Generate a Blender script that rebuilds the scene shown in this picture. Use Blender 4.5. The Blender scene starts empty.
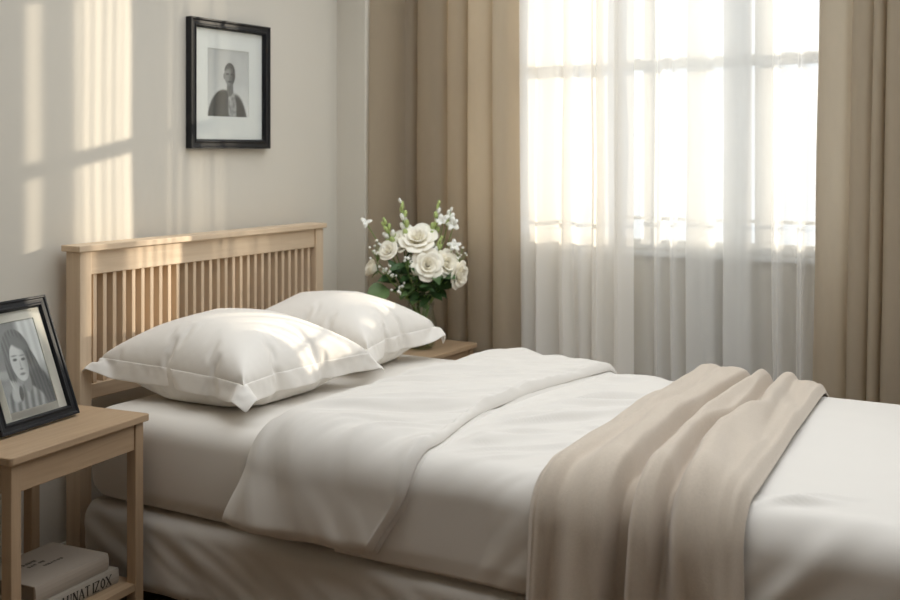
import bpy, bmesh, math, random
import numpy as np
from mathutils import Vector, Matrix

random.seed(7)
SC = bpy.context.scene
COL = SC.collection
PI = math.pi

# ------------------------------------------------------------------ camera constants
F = 1111.0
CAM = np.array([3.1, 0.0, 1.47])
YAW = math.radians(30.3)
FWD = np.array([-math.sin(YAW), math.cos(YAW), 0.0])
RGT = np.array([math.cos(YAW), math.sin(YAW), 0.0])

WALL_X = -0.05          # headboard wall
WALL_Y = 4.85           # window wall
CEIL = 2.72
ZT = 0.605              # mattress top
YN, YF = 2.60, 4.02     # mattress near / far side

# ------------------------------------------------------------------ noise
def _hash(ix, iy, seed):
    h = (ix.astype(np.int64) * 374761393 + iy.astype(np.int64) * 668265263 + seed * 1442695041) & 0x7fffffff
    h = ((h ^ (h >> 13)) * 1274126177) & 0x7fffffff
    return ((h ^ (h >> 16)) & 0xffff) / 65535.0

def vnoise(x, y, seed=0):
    x = np.asarray(x, float); y = np.asarray(y, float)
    x, y = np.broadcast_arrays(x, y)
    ix, iy = np.floor(x), np.floor(y)
    fx, fy = x - ix, y - iy
    ux = fx * fx * fx * (fx * (fx * 6 - 15) + 10); uy = fy * fy * fy * (fy * (fy * 6 - 15) + 10)
    a = _hash(ix, iy, seed); b = _hash(ix + 1, iy, seed)
    c = _hash(ix, iy + 1, seed); d = _hash(ix + 1, iy + 1, seed)
    return (a * (1 - ux) + b * ux) * (1 - uy) + (c * (1 - ux) + d * ux) * uy - 0.5

def fbm(x, y, seed=0, octs=3):
    s = 0; a = 1.0
    for k in range(octs):
        s = s + a * vnoise(x * 2 ** k + 17.3 * k, y * 2 ** k - 9.1 * k, seed + k); a *= 0.5
    return s

def wrinkle(x, y, ang, ln, wd, seed, octs=2):
    """anisotropic folds running along direction ang, about ln long and wd wide, in [-.5,.5]"""
    c, s = math.cos(ang), math.sin(ang)
    p = x * c + y * s; q = -x * s + y * c
    q = q + 0.35 * wd * fbm(p / ln * 1.5, q / ln, seed + 50, 2)
    return fbm(p / ln, q / wd, seed, octs)

def sstep(a, b, x):
    t = np.clip((np.asarray(x, float) - a) / (b - a), 0, 1)
    return t * t * (3 - 2 * t)

# ------------------------------------------------------------------ materials
def new_mat(name):
    m = bpy.data.materials.new(name); m.use_nodes = True
    nt = m.node_tree
    return m, nt, nt.nodes, nt.links, nt.nodes['Principled BSDF']

def plain(name, col, rough=0.6, spec=0.4, var=0.04, scale=6.0, bump=0.0, bscale=200.0, sheen=0.0, metallic=0.0, stretch=(1, 1, 1)):
    m, nt, N, L, b = new_mat(name)
    tc = N.new('ShaderNodeTexCoord'); mp = N.new('ShaderNodeMapping'); mp.inputs['Scale'].default_value = stretch
    L.new(tc.outputs['Object'], mp.inputs['Vector'])
    no = N.new('ShaderNodeTexNoise'); no.inputs['Scale'].default_value = scale; no.inputs['Detail'].default_value = 4
    L.new(mp.outputs['Vector'], no.inputs['Vector'])
    mx = N.new('ShaderNodeMix'); mx.data_type = 'RGBA'
    mx.inputs[6].default_value = (*[max(0, c * (1 - var)) for c in col], 1)
    mx.inputs[7].default_value = (*[min(1, c * (1 + var)) for c in col], 1)
    L.new(no.outputs['Fac'], mx.inputs[0]); L.new(mx.outputs[2], b.inputs['Base Color'])
    b.inputs['Roughness'].default_value = rough
    b.inputs['Specular IOR Level'].default_value = spec
    b.inputs['Metallic'].default_value = metallic
    if sheen:
        b.inputs['Sheen Weight'].default_value = sheen; b.inputs['Sheen Roughness'].default_value = 0.5
    if bump:
        n2 = N.new('ShaderNodeTexNoise'); n2.inputs['Scale'].default_value = bscale; n2.inputs['Detail'].default_value = 3
        L.new(mp.outputs['Vector'], n2.inputs['Vector'])
        bp = N.new('ShaderNodeBump'); bp.inputs['Strength'].default_value = bump; bp.inputs['Distance'].default_value = 0.002
        L.new(n2.outputs['Fac'], bp.inputs['Height']); L.new(bp.outputs['Normal'], b.inputs['Normal'])
    return m

def wood(name, c1, c2, axis='Y', rough=0.5):
    m, nt, N, L, b = new_mat(name)
    tc = N.new('ShaderNodeTexCoord'); mp = N.new('ShaderNodeMapping')
    sc = {'X': (1.2, 22, 22), 'Y': (22, 1.2, 22), 'Z': (22, 22, 1.2)}[axis]
    mp.inputs['Scale'].default_value = sc
    L.new(tc.outputs['Object'], mp.inputs['Vector'])
    no = N.new('ShaderNodeTexNoise'); no.inputs['Scale'].default_value = 2.2; no.inputs['Detail'].default_value = 7
    no.inputs['Roughness'].default_value = 0.62; no.inputs['Distortion'].default_value = 0.5
    L.new(mp.outputs['Vector'], no.inputs['Vector'])
    cr = N.new('ShaderNodeValToRGB')
    cr.color_ramp.elements[0].position = 0.3; cr.color_ramp.elements[0].color = (*c1, 1)
    cr.color_ramp.elements[1].position = 0.7; cr.color_ramp.elements[1].color = (*c2, 1)
    L.new(no.outputs['Fac'], cr.inputs['Fac']); L.new(cr.outputs['Color'], b.inputs['Base Color'])
    bp = N.new('ShaderNodeBump'); bp.inputs['Strength'].default_value = 0.12; bp.inputs['Distance'].default_value = 0.001
    L.new(no.outputs['Fac'], bp.inputs['Height']); L.new(bp.outputs['Normal'], b.inputs['Normal'])
    b.inputs['Roughness'].default_value = rough; b.inputs['Specular IOR Level'].default_value = 0.35
    return m

def weave(name, col, cell=0.004, depth=0.3, var=0.06, sheen=0.2, trans=0.0, tcol=None, slub=0.08):
    """woven cloth: thread waves in two directions (object space), slubs, optional light passing through"""
    m, nt, N, L, b = new_mat(name)
    tc = N.new('ShaderNodeTexCoord')
    w1 = N.new('ShaderNodeTexWave'); w1.wave_type = 'BANDS'; w1.bands_direction = 'X'
    w2 = N.new('ShaderNodeTexWave'); w2.wave_type = 'BANDS'; w2.bands_direction = 'Z'
    for w in (w1, w2):
        w.inputs['Scale'].default_value = 0.314 / cell; w.inputs['Distortion'].default_value = 1.2
        w.inputs['Detail'].default_value = 1
        L.new(tc.outputs['Object'], w.inputs['Vector'])
    add = N.new('ShaderNodeMath'); add.operation = 'ADD'
    L.new(w1.outputs['Fac'], add.inputs[0]); L.new(w2.outputs['Fac'], add.inputs[1])
    no = N.new('ShaderNodeTexNoise'); no.inputs['Scale'].default_value = 60; no.inputs['Detail'].default_value = 4
    mp = N.new('ShaderNodeMapping'); mp.inputs['Scale'].default_value = (1, 1, 0.25)
    L.new(tc.outputs['Object'], mp.inputs['Vector']); L.new(mp.outputs['Vector'], no.inputs['Vector'])
    mx = N.new('ShaderNodeMix'); mx.data_type = 'RGBA'
    v = var + slub
    mx.inputs[6].default_value = (*[c * (1 - v) for c in col], 1)
    mx.inputs[7].default_value = (*[min(1, c * (1 + v)) for c in col], 1)
    L.new(no.outputs['Fac'], mx.inputs[0]); L.new(mx.outputs[2], b.inputs['Base Color'])
    b.inputs['Roughness'].default_value = 0.9; b.inputs['Specular IOR Level'].default_value = 0.15
    b.inputs['Sheen Weight'].default_value = sheen; b.inputs['Sheen Roughness'].default_value = 0.4
    bp = N.new('ShaderNodeBump'); bp.inputs['Strength'].default_value = depth; bp.inputs['Distance'].default_value = 0.001
    L.new(add.outputs[0], bp.inputs['Height']); L.new(bp.outputs['Normal'], b.inputs['Normal'])
    if trans:
        tr = N.new('ShaderNodeBsdfTranslucent'); tr.inputs['Color'].default_value = (*(tcol or col), 1)
        ms = N.new('ShaderNodeMixShader'); ms.inputs[0].default_value = trans
        L.new(b.outputs[0], ms.inputs[1]); L.new(tr.outputs[0], ms.inputs[2])
        L.new(ms.outputs[0], N['Material Output'].inputs['Surface'])
    return m

def sheer(name, col, t0):
    """voile: share of open weave t0 seen square on; a slanting path crosses more thread and lets less through"""
    m, nt, N, L, b = new_mat(name)
    geo = N.new('ShaderNodeNewGeometry')
    dot = N.new('ShaderNodeVectorMath'); dot.operation = 'DOT_PRODUCT'
    L.new(geo.outputs['Normal'], dot.inputs[0]); L.new(geo.outputs['Incoming'], dot.inputs[1])
    ab = N.new('ShaderNodeMath'); ab.operation = 'ABSOLUTE'; L.new(dot.outputs['Value'], ab.inputs[0])
    mxm = N.new('ShaderNodeMath'); mxm.operation = 'MAXIMUM'; mxm.inputs[1].default_value = 0.30; L.new(ab.outputs[0], mxm.inputs[0])
    inv = N.new('ShaderNodeMath'); inv.operation = 'DIVIDE'; inv.inputs[0].default_value = 1.0; L.new(mxm.outputs[0], inv.inputs[1])
    pw = N.new('ShaderNodeMath'); pw.operation = 'POWER'; pw.inputs[0].default_value = t0; L.new(inv.outputs[0], pw.inputs[1])
    trp = N.new('ShaderNodeBsdfTransparent')
    trl = N.new('ShaderNodeBsdfTranslucent'); trl.inputs['Color'].default_value = (*col, 1)
    b.inputs['Base Color'].default_value = (*col, 1); b.inputs['Roughness'].default_value = 0.9
    b.inputs['Specular IOR Level'].default_value = 0.1
    m1 = N.new('ShaderNodeMixShader'); m1.inputs[0].default_value = 0.32
    L.new(b.outputs[0], m1.inputs[1]); L.new(trl.outputs[0], m1.inputs[2])
    m2 = N.new('ShaderNodeMixShader'); L.new(pw.outputs[0], m2.inputs[0])
    L.new(m1.outputs[0], m2.inputs[1]); L.new(trp.outputs[0], m2.inputs[2])
    L.new(m2.outputs[0], N['Material Output'].inputs['Surface'])
    return m

def schlick(N, L, r0):
    """reflected share of a thin pane, the same from both sides"""
    geo = N.new('ShaderNodeNewGeometry')
    dot = N.new('ShaderNodeVectorMath'); dot.operation = 'DOT_PRODUCT'
    L.new(geo.outputs['Normal'], dot.inputs[0]); L.new(geo.outputs['Incoming'], dot.inputs[1])
    ab = N.new('ShaderNodeMath'); ab.operation = 'ABSOLUTE'; L.new(dot.outputs['Value'], ab.inputs[0])
    om = N.new('ShaderNodeMath'); om.operation = 'SUBTRACT'; om.inputs[0].default_value = 1.0; L.new(ab.outputs[0], om.inputs[1])
    pw = N.new('ShaderNodeMath'); pw.operation = 'POWER'; pw.inputs[1].default_value = 5.0; L.new(om.outputs[0], pw.inputs[0])
    ma = N.new('ShaderNodeMath'); ma.operation = 'MULTIPLY_ADD'; ma.inputs[1].default_value = 1 - r0; ma.inputs[2].default_value = r0
    L.new(pw.outputs[0], ma.inputs[0])
    return ma

def pane_glass(name, tint=(0.98, 0.99, 0.99), refl=1.0):
    m, nt, N, L, b = new_mat(name)
    N.remove(b)
    fr = schlick(N, L, 0.04)
    mu = N.new('ShaderNodeMath'); mu.operation = 'MULTIPLY'; mu.inputs[1].default_value = refl
    L.new(fr.outputs[0], mu.inputs[0])
    tr = N.new('ShaderNodeBsdfTransparent'); tr.inputs['Color'].default_value = (*tint, 1)
    gl = N.new('ShaderNodeBsdfGlossy'); gl.inputs['Roughness'].default_value = 0.02
    ms = N.new('ShaderNodeMixShader')
    L.new(mu.outputs[0], ms.inputs[0]); L.new(tr.outputs[0], ms.inputs[1]); L.new(gl.outputs[0], ms.inputs[2])
    L.new(ms.outputs[0], N['Material Output'].inputs['Surface'])
    return m

def print_mat(name):
    m, nt, N, L, b = new_mat(name)
    a = N.new('ShaderNodeVertexColor'); a.layer_name = 'print'
    L.new(a.outputs['Color'], b.inputs['Base Color']); b.inputs['Roughness'].default_value = 0.5
    return m

M = {}
M['wall'] = plain('wall_paint', (0.66, 0.625, 0.555), 0.85, 0.2, 0.015, 3, 0.05, 250)
M['ceil'] = plain('ceiling_paint', (0.80, 0.79, 0.76), 0.9, 0.1, 0.01)
M['floor'] = wood('floor_boards', (0.11, 0.065, 0.04), (0.17, 0.105, 0.065), 'X', 0.45)
M['trim'] = plain('trim_paint', (0.66, 0.63, 0.57), 0.6, 0.3, 0.01)
M['frame_white'] = plain('window_frame_paint', (0.62, 0.63, 0.63), 0.5, 0.4, 0.01)
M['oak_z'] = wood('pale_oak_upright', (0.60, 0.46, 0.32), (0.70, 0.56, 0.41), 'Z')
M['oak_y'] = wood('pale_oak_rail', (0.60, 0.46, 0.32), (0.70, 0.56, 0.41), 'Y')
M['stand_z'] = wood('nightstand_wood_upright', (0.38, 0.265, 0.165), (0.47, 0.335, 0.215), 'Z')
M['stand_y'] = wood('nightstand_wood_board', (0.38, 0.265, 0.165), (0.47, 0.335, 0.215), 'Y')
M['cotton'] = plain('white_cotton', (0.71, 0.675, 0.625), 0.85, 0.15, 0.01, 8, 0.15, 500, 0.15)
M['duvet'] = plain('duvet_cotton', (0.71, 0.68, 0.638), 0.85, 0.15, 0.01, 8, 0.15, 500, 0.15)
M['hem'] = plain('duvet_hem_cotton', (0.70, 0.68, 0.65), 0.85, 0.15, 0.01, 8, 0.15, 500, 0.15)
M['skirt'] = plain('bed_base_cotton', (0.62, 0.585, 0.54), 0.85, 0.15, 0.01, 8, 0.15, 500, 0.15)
M['pillow'] = plain('pillow_cotton', (0.79, 0.76, 0.715), 0.8, 0.2, 0.01, 8, 0.12, 500, 0.2)
M['throw'] = plain('throw_linen', (0.56, 0.485, 0.405), 0.95, 0.1, 0.09, 140, 0.6, 320, 0.3)
M['drape'] = weave('drape_linen', (0.43, 0.37, 0.29), 0.006, 0.3, 0.03, 0.1, 0.48, (0.85, 0.76, 0.62), 0.04)
M['sheer_dense'] = sheer('voile_dense', (0.96, 0.94, 0.90), 0.11)
M['sheer_open'] = sheer('voile_open', (0.95, 0.95, 0.94), 0.64)
M['glass'] = pane_glass('window_glass')
M['pic_glass'] = pane_glass('picture_glass', (0.97, 0.98, 0.98), 0.55)
M['black'] = plain('black_lacquer', (0.008, 0.009, 0.012), 0.34, 0.28, 0.02)
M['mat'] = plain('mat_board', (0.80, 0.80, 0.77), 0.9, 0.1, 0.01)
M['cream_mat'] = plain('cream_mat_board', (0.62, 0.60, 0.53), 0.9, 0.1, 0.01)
M['print'] = print_mat('photo_print')
M['book'] = plain('book_cloth', (0.38, 0.325, 0.27), 0.8, 0.2, 0.03, 30)
M['book2'] = plain('book_cloth_grey', (0.36, 0.32, 0.27), 0.8, 0.2, 0.03, 30)
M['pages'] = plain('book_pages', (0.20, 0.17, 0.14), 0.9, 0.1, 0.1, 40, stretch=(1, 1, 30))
M['ink'] = plain('dark_ink', (0.05, 0.045, 0.04), 0.8, 0.1, 0.01)
M['petal'] = plain('rose_petal', (0.95, 0.92, 0.82), 0.6, 0.2, 0.02, 20, 0, 200, 0.1)
M['petal2'] = plain('stock_petal', (0.88, 0.88, 0.83), 0.6, 0.2, 0.02, 20)
M['bud'] = plain('green_bud', (0.45, 0.55, 0.22), 0.6, 0.2, 0.12, 20)
M['stem'] = plain('flower_stem_green', (0.22, 0.34, 0.10), 0.5, 0.3, 0.1, 20)
M['leaf'] = plain('dark_leaf', (0.045, 0.10, 0.03), 0.45, 0.4, 0.25, 12)
M['leaf2'] = plain('mid_leaf', (0.12, 0.20, 0.07), 0.45, 0.4, 0.2, 12)

def clear_glass():
    m, nt, N, L, b = new_mat('vase_glass')
    N.remove(b)
    fr = schlick(N, L, 0.05)
    tr = N.new('ShaderNodeBsdfTransparent'); tr.inputs['Color'].default_value = (0.93, 0.96, 0.93, 1)
    gl = N.new('ShaderNodeBsdfGlossy'); gl.inputs['Roughness'].default_value = 0.03
    ms = N.new('ShaderNodeMixShader')
    L.new(fr.outputs[0], ms.inputs[0]); L.new(tr.outputs[0], ms.inputs[1]); L.new(gl.outputs[0], ms.inputs[2])
    L.new(ms.outputs[0], N['Material Output'].inputs['Surface'])
    return m
M['vase'] = clear_glass()
M['water'] = pane_glass('vase_water', (0.86, 0.90, 0.80), 0.6)

# ------------------------------------------------------------------ object helpers
def link(name, me, mat, parent=None):
    o = bpy.data.objects.new(name, me); COL.objects.link(o)
    if mat is not None:
        for mm in (mat if isinstance(mat, (list, tuple)) else [mat]):
            o.data.materials.append(mm)
    if parent: o.parent = parent
    return o

def tag(o, label, cat, group=None):
    o['label'] = label; o['category'] = cat
    if group: o['group'] = group
    return o

def empty(name, loc=(0, 0, 0), rz=0.0):
    o = bpy.data.objects.new(name, None); COL.objects.link(o)
    o.empty_display_size = 0.05
    o.location = loc; o.rotation_euler = (0, 0, rz)
    return o

def struct(o):
    o['kind'] = 'structure'; return o

def bm_obj(name, bm, mat, parent=None, smooth=False, bevel=0.0, segs=2):
    me = bpy.data.meshes.new(name)
    bmesh.ops.recalc_face_normals(bm, faces=bm.faces)
    bm.to_mesh(me); bm.free()
    if smooth:
        for p in me.polygons: p.use_smooth = True
    o = link(name, me, mat, parent)
    if bevel:
        md = o.modifiers.new('bevel', 'BEVEL'); md.width = bevel; md.segments = segs; md.limit_method = 'ANGLE'
        md.harden_normals = False
    return o

def add_box(bm, x0, x1, y0, y1, z0, z1, mi=0):
    vs = [bm.verts.new(p) for p in ((x0, y0, z0), (x1, y0, z0), (x1, y1, z0), (x0, y1, z0),
                                    (x0, y0, z1), (x1, y0, z1), (x1, y1, z1), (x0, y1, z1))]
    for f in ((3, 2, 1, 0), (4, 5, 6, 7), (0, 1, 5, 4), (1, 2, 6, 5), (2, 3, 7, 6), (3, 0, 4, 7)):
        fc = bm.faces.new([vs[i] for i in f]); fc.material_index = mi

def box(name, b, mat, parent=None, bevel=0.0):
    bm = bmesh.new(); add_box(bm, *b)
    return bm_obj(name, bm, mat, parent, bevel=bevel)

def boxes(name, bl, mat, parent=None, bevel=0.0):
    bm = bmesh.new()
    for b in bl: add_box(bm, *b)
    return bm_obj(name, bm, mat, parent, bevel=bevel)

def grid_mesh(name, P, mat, parent=None, closed_u=False, closed_v=False, caps=False, solid=0.0, offset=0.0, subsurf=0):
    """P: (nu, nv, 3) points -> one smooth mesh"""
    nu, nv = P.shape[:2]
    verts = P.reshape(-1, 3).tolist()
    faces = []
    for i in range(nu if closed_u else nu - 1):
        for j in range(nv if closed_v else nv - 1):
            a = i * nv + j; b = ((i + 1) % nu) * nv + j
            c = ((i + 1) % nu) * nv + (j + 1) % nv; d = i * nv + (j + 1) % nv
            faces.append((a, b, c, d))
    if caps and closed_v:
        faces.append(tuple(range(nv))[::-1]); faces.append(tuple((nu - 1) * nv + j for j in range(nv)))
    me = bpy.data.meshes.new(name); me.from_pydata(verts, [], faces); me.validate()
    bm = bmesh.new(); bm.from_mesh(me); bmesh.ops.recalc_face_normals(bm, faces=bm.faces); bm.to_mesh(me); bm.free()
    for p in me.polygons: p.use_smooth = True
    o = link(name, me, mat, parent)
    if solid:
        md = o.modifiers.new('thick', 'SOLIDIFY'); md.thickness = solid; md.offset = offset
    if subsurf:
        md = o.modifiers.new('sub', 'SUBSURF'); md.levels = subsurf; md.render_levels = subsurf
    return o

def add_tube(bm, pts, radii, n=8, caps=True, mi=0):
    pts = [Vector(p) for p in pts]
    if not isinstance(radii, (list, tuple)): radii = [radii] * len(pts)
    rings = []; up = None
    for i, p in enumerate(pts):
        t = (pts[min(i + 1, len(pts) - 1)] - pts[max(i - 1, 0)]).normalized()
        if up is None:
            up = t.cross(Vector((0.31, 0.52, 0.79))).normalized()
        up = (up - t * up.dot(t)).normalized(); sd = t.cross(up)
        rings.append([bm.verts.new(p + (up * math.cos(2 * PI * k / n) + sd * math.sin(2 * PI * k / n)) * radii[i]) for k in range(n)])
    for a, b in zip(rings[:-1], rings[1:]):
        for k in range(n):
            f = bm.faces.new((a[k], a[(k + 1) % n], b[(k + 1) % n], b[k])); f.material_index = mi; f.smooth = True
    if caps:
        for r in (rings[0][::-1], rings[-1]):
            f = bm.faces.new(r); f.material_index = mi

def add_ball(bm, c, r, mi=0, sc=(1, 1, 1), rot=None, seg=10, ring=6):
    mt = Matrix.Translation(c) @ (rot.to_4x4() if rot is not None else Matrix.Identity(4)) @ Matrix.Diagonal((*[r * s for s in sc], 1))
    g = bmesh.ops.create_uvsphere(bm, u_segments=seg, v_segments=ring, radius=1.0, matrix=mt)
    fs = set()
    for v in g['verts']:
        for f in v.link_faces: fs.add(f)
    for f in fs: f.material_index = mi; f.smooth = True

def lathe_obj(name, prof, mat, parent=None, n=32, solid=0.0):
    a = np.linspace(0, 2 * PI, n, endpoint=False)
    P = np.array([[(r * math.cos(t), r * math.sin(t), z) for r, z in prof] for t in a])
    return grid_mesh(name, P, mat, parent, closed_u=True, solid=solid)

def xat(px, y, xz=0):
    """x of the point on plane Y=y seen in column px (used to read proportions of the window and drapes)"""
    a = (px - 450) / F
    d = y / (FWD[1] + a * RGT[1])
    return CAM[0] + d * (FWD[0] + a * RGT[0])

# ================================================================== SETTING
X1, Y0 = 4.7, -1.3
WT = 0.18
struct(box('floor', (WALL_X - WT, X1, Y0, WALL_Y + WT, -0.1, 0.0), M['floor']))
SKX0, SKX1, SKY0, SKY1 = 0.25, 4.3, 1.5, 4.70  # extent of an unseen ceiling opening added to brighten the room
struct(boxes('ceiling', [(WALL_X - WT, SKX0, Y0 - WT, WALL_Y + WT, CEIL, CEIL + 0.1), (SKX1, X1 + WT, Y0 - WT, WALL_Y + WT, CEIL, CEIL + 0.1),
                         (SKX0, SKX1, Y0 - WT, SKY0, CEIL, CEIL + 0.1), (SKX0, SKX1, SKY1, WALL_Y + WT, CEIL, CEIL + 0.1)], M['ceil']))
sky_w = struct(box('added_skylight', (SKX0, SKX1, SKY0, SKY1, CEIL + 0.06, CEIL + 0.064), M['glass']))  # pane over the added roof opening that lets in fill light
struct(box('wall_left', (WALL_X - WT, WALL_X, Y0, WALL_Y + WT, 0.0, CEIL), M['wall']))
struct(box('wall_right', (X1, X1 + WT, Y0, WALL_Y + WT, 0.0, CEIL), M['wall']))
struct(box('wall_front', (WALL_X - WT, X1 + WT, Y0 - WT, Y0, 0.0, CEIL), M['wall']))
WX0, WX1, WZ0, WZ1 = 0.52, 2.26, 1.01, 2.50
struct(boxes('wall_back', [(WALL_X, WX0, WALL_Y, WALL_Y + WT, 0, CEIL), (WX1, X1, WALL_Y, WALL_Y + WT, 0, CEIL),
                           (WX0, WX1, WALL_Y, WALL_Y + WT, 0, WZ0), (WX0, WX1, WALL_Y, WALL_Y + WT, WZ1, CEIL)], M['wall']))
COLY = 4.319
struct(box('trim_1', (WALL_X, 0.112, COLY, WALL_Y, 0, CEIL), M['wall']))
struct(box('baseboard_left', (WALL_X, WALL_X + 0.012, Y0, COLY, 0, 0.09), M['trim'], bevel=0.003))
struct(box('baseboard_back', (0.112, X1, WALL_Y - 0.012, WALL_Y, 0, 0.09), M['trim'], bevel=0.003))
# window
win = struct(empty('window_1', (1.33, WALL_Y + 0.05, WZ0)))
def wbox(name, bl, mat, bevel=0.0):
    o = boxes(name, [(a - 1.33, b - 1.33, c - WALL_Y - 0.05, d - WALL_Y - 0.05, e - WZ0, f - WZ0) for a, b, c, d, e, f in bl], mat, win, bevel)
    o['kind'] = 'structure'; return o
FW = 0.055; wy0, wy1 = WALL_Y + 0.02, WALL_Y + 0.08
wbox('window_frame', [(WX0, WX0 + FW, wy0, wy1, WZ0, WZ1), (WX1 - FW, WX1, wy0, wy1, WZ0, WZ1),
                      (WX0 + FW, WX1 - FW, wy0, wy1, WZ0, WZ0 + 0.05), (WX0 + FW, WX1 - FW, wy0, wy1, WZ1 - FW, WZ1)], M['frame_white'], 0.004)
for mx_ in (0.817, 1.328, 1.839):
    wbox('mullion', [(mx_ - 0.042, mx_ + 0.042, wy0 + 0.003, wy1 - 0.003, WZ0 + 0.05, WZ1 - FW)], M['frame_white'], 0.004)
wbox('transom', [(WX0 + FW, WX1 - FW, wy0 + 0.006, wy1 - 0.006, 1.842, 1.892)], M['frame_white'], 0.004)
wbox('glazing_bar', [(WX0 + FW, WX1 - FW, wy0 + 0.02, wy1 - 0.02, 1.148, 1.164)], M['frame_white'], 0.003)
edges = [WX0 + FW, 0.817, 1.328, 1.839, WX1 - FW]
for a, b in zip(edges[:-1], edges[1:]):
    wbox('pane', [(a, b, WALL_Y + 0.048, WALL_Y + 0.052, WZ0 + 0.04, WZ1 - 0.04)], M['glass'])
wbox('window_sill', [(WX0 - 0.03, WX1 + 0.03, WALL_Y - 0.03, WALL_Y + 0.02, WZ0 - 0.025, WZ0)], M['frame_white'], 0.004)

# ================================================================== CURTAINS
def curtain(name, xs, ys, ztop, mat, label, cat, amp_grow=0.25, seed=1, nz=48, lean=0.0, lean_edge=None, solid=0.0, group=None, wob=0.008):
    """xs, ys: plan section of the cloth at mid height; folds loosen a little towards the hem"""
    xs = np.array(xs); ys = np.array(ys); ym = ys.mean()
    zs = np.linspace(0.012, ztop, nz)
    P = np.zeros((nz, len(xs), 3))
    for i, z in enumerate(zs):
        t = 1 - z / ztop
        k = 1 + amp_grow * (t - 0.5)
        dx = wob * fbm(xs * 6 + 3, np.full_like(xs, z * 1.1), seed, 2)
        dy = wob * fbm(xs * 6 + 9, np.full_like(xs, z * 1.1), seed + 7, 2)
        P[i, :, 0] = xs + dx + lean * (t - 0.5)
        P[i, :, 1] = ym + (ys - ym) * k + dy
        P[i, :, 2] = z
    o = grid_mesh(name, P, mat, None, solid=solid)
    return tag(o, label, cat, group)

def catmull(pts, n):
    pts = np.array(pts, float); out = []
    p = np.vstack([2 * pts[0] - pts[1], pts, 2 * pts[-1] - pts[-2]])
    for i in range(1, len(p) - 2):
        for t in np.linspace(0, 1, n, endpoint=False):
            out.append(0.5 * ((2 * p[i]) + (-p[i - 1] + p[i + 1]) * t + (2 * p[i - 1] - 5 * p[i] + 4 * p[i + 1] - p[i + 2]) * t * t
                              + (-p[i - 1] + 3 * p[i] - 3 * p[i + 1] + p[i + 2]) * t ** 3))
    out.append(p[-2])
    return np.array(out)

# left drape: rounded pleats, cut between them
def pleats(bounds, y_front, y_back):
    """bounds: x of the creases; each pleat bulges to y_front, creases drop to y_back"""
    pts = []
    for a, b in zip(bounds[:-1], bounds[1:]):
        w = b - a
        d = y_back - y_front
        pts += [(a, y_back), (a + 0.04 * w, y_front + 0.40 * d), (a + 0.14 * w, y_front + 0.10 * d), (a + 0.38 * w, y_front),
                (a + 0.70 * w, y_front + 0.05 * d), (a + 0.90 * w, y_front + 0.22 * d), (a + 0.975 * w, y_front + 0.62 * d)]
    pts.append((bounds[-1], y_back))
    return catmull(pts, 5)
yl = 4.66
bl = [0.128] + [float(xat(p, yl)) for p in (397, 421, 453, 472, 497, 516)]
pl = pleats(bl[1:], 4.575, 4.705)
pl = np.vstack([catmull([(0.118, 4.338), (0.128, 4.330), (0.160, 4.37), (0.174, 4.46), (0.166, 4.56), (0.172, 4.64), (float(bl[1]) - 0.005, 4.69)], 5), pl])
curtain('drape', pl[:, 0], pl[:, 1], CEIL - 0.01, M['drape'], 'beige linen drape with deep pleats hanging behind the flowers, left of the window', 'curtain', 0.2, 3, group='beige window drapes')
br = [float(xat(p, yl)) for p in (817, 851, 873, 885, 915, 945, 975)]
pr = pleats(br, 4.565, 4.70)
curtain('drape', pr[:, 0], pr[:, 1], CEIL - 0.01, M['drape'], 'beige linen drape hanging right of the window, beyond the foot of the bed', 'curtain', 0.2, 11, lean=-0.05, group='beige window drapes')

def sheer_section(x0, x1, y, seed, w0, w1, a0, a1, folds=()):
    """plan of a gathered voile; folds: (x, width) where the cloth doubles back on itself"""
    rnd = random.Random(seed); pts = []; x = x0; side = 1
    folds = sorted(folds); fi = 0
    while x < x1:
        if fi < len(folds) and x >= folds[fi][0] - 0.02:
            fx, fw = folds[fi]; fi += 1
            npass = 7 if fw > 0.06 else 3
            for p_ in range(npass):
                yy = y + 0.024 - 0.048 * p_ / (npass - 1)
                e0, e1 = (fx, fx + fw) if p_ % 2 == 0 else (fx + fw, fx)
                sg = 1 if p_ % 2 == 0 else -1
                pts += [(e0 + sg * 0.003, yy), (0.5 * (e0 + e1), yy - 0.002), (e1 - sg * 0.003, yy - 0.004)]
            x = fx + fw + rnd.uniform(w0, w1) * 0.8; side = 1
            continue
        pts.append((x, y + side * rnd.uniform(a0, a1))); x += rnd.uniform(w0, w1); side = -side
    pts.append((x1, y))
    return catmull(pts, 6)
s1 = sheer_section(0.50, 1.29, 4.745, 5, 0.03, 0.085, 0.006, 0.026, ((0.80, 0.02), (0.93, 0.03), (1.09, 0.035), (1.20, 0.03)))
curtain('sheer_curtain', s1[:, 0], s1[:, 1], CEIL - 0.01, M['sheer_dense'], 'milky white sheer curtain over the left half of the window', 'curtain', 0.3, 21, group='white sheer curtains', wob=0.012)
s2 = sheer_section(1.25, 2.24, 4.795, 8, 0.035, 0.10, 0.006, 0.022, ((1.375, 0.022), (1.452, 0.022), (1.528, 0.108), (1.69, 0.11), (1.90, 0.04), (2.0, 0.03)))  # doubled folds placed to split the sunbeam into streaks on the headboard wall
curtain('sheer_curtain', s2[:, 0], s2[:, 1], CEIL - 0.01, M['sheer_open'], 'clearer white sheer curtain over the right half of the window, beside the right drape', 'curtain', 0.2, 31, group='white sheer curtains', wob=0.010)

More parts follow.
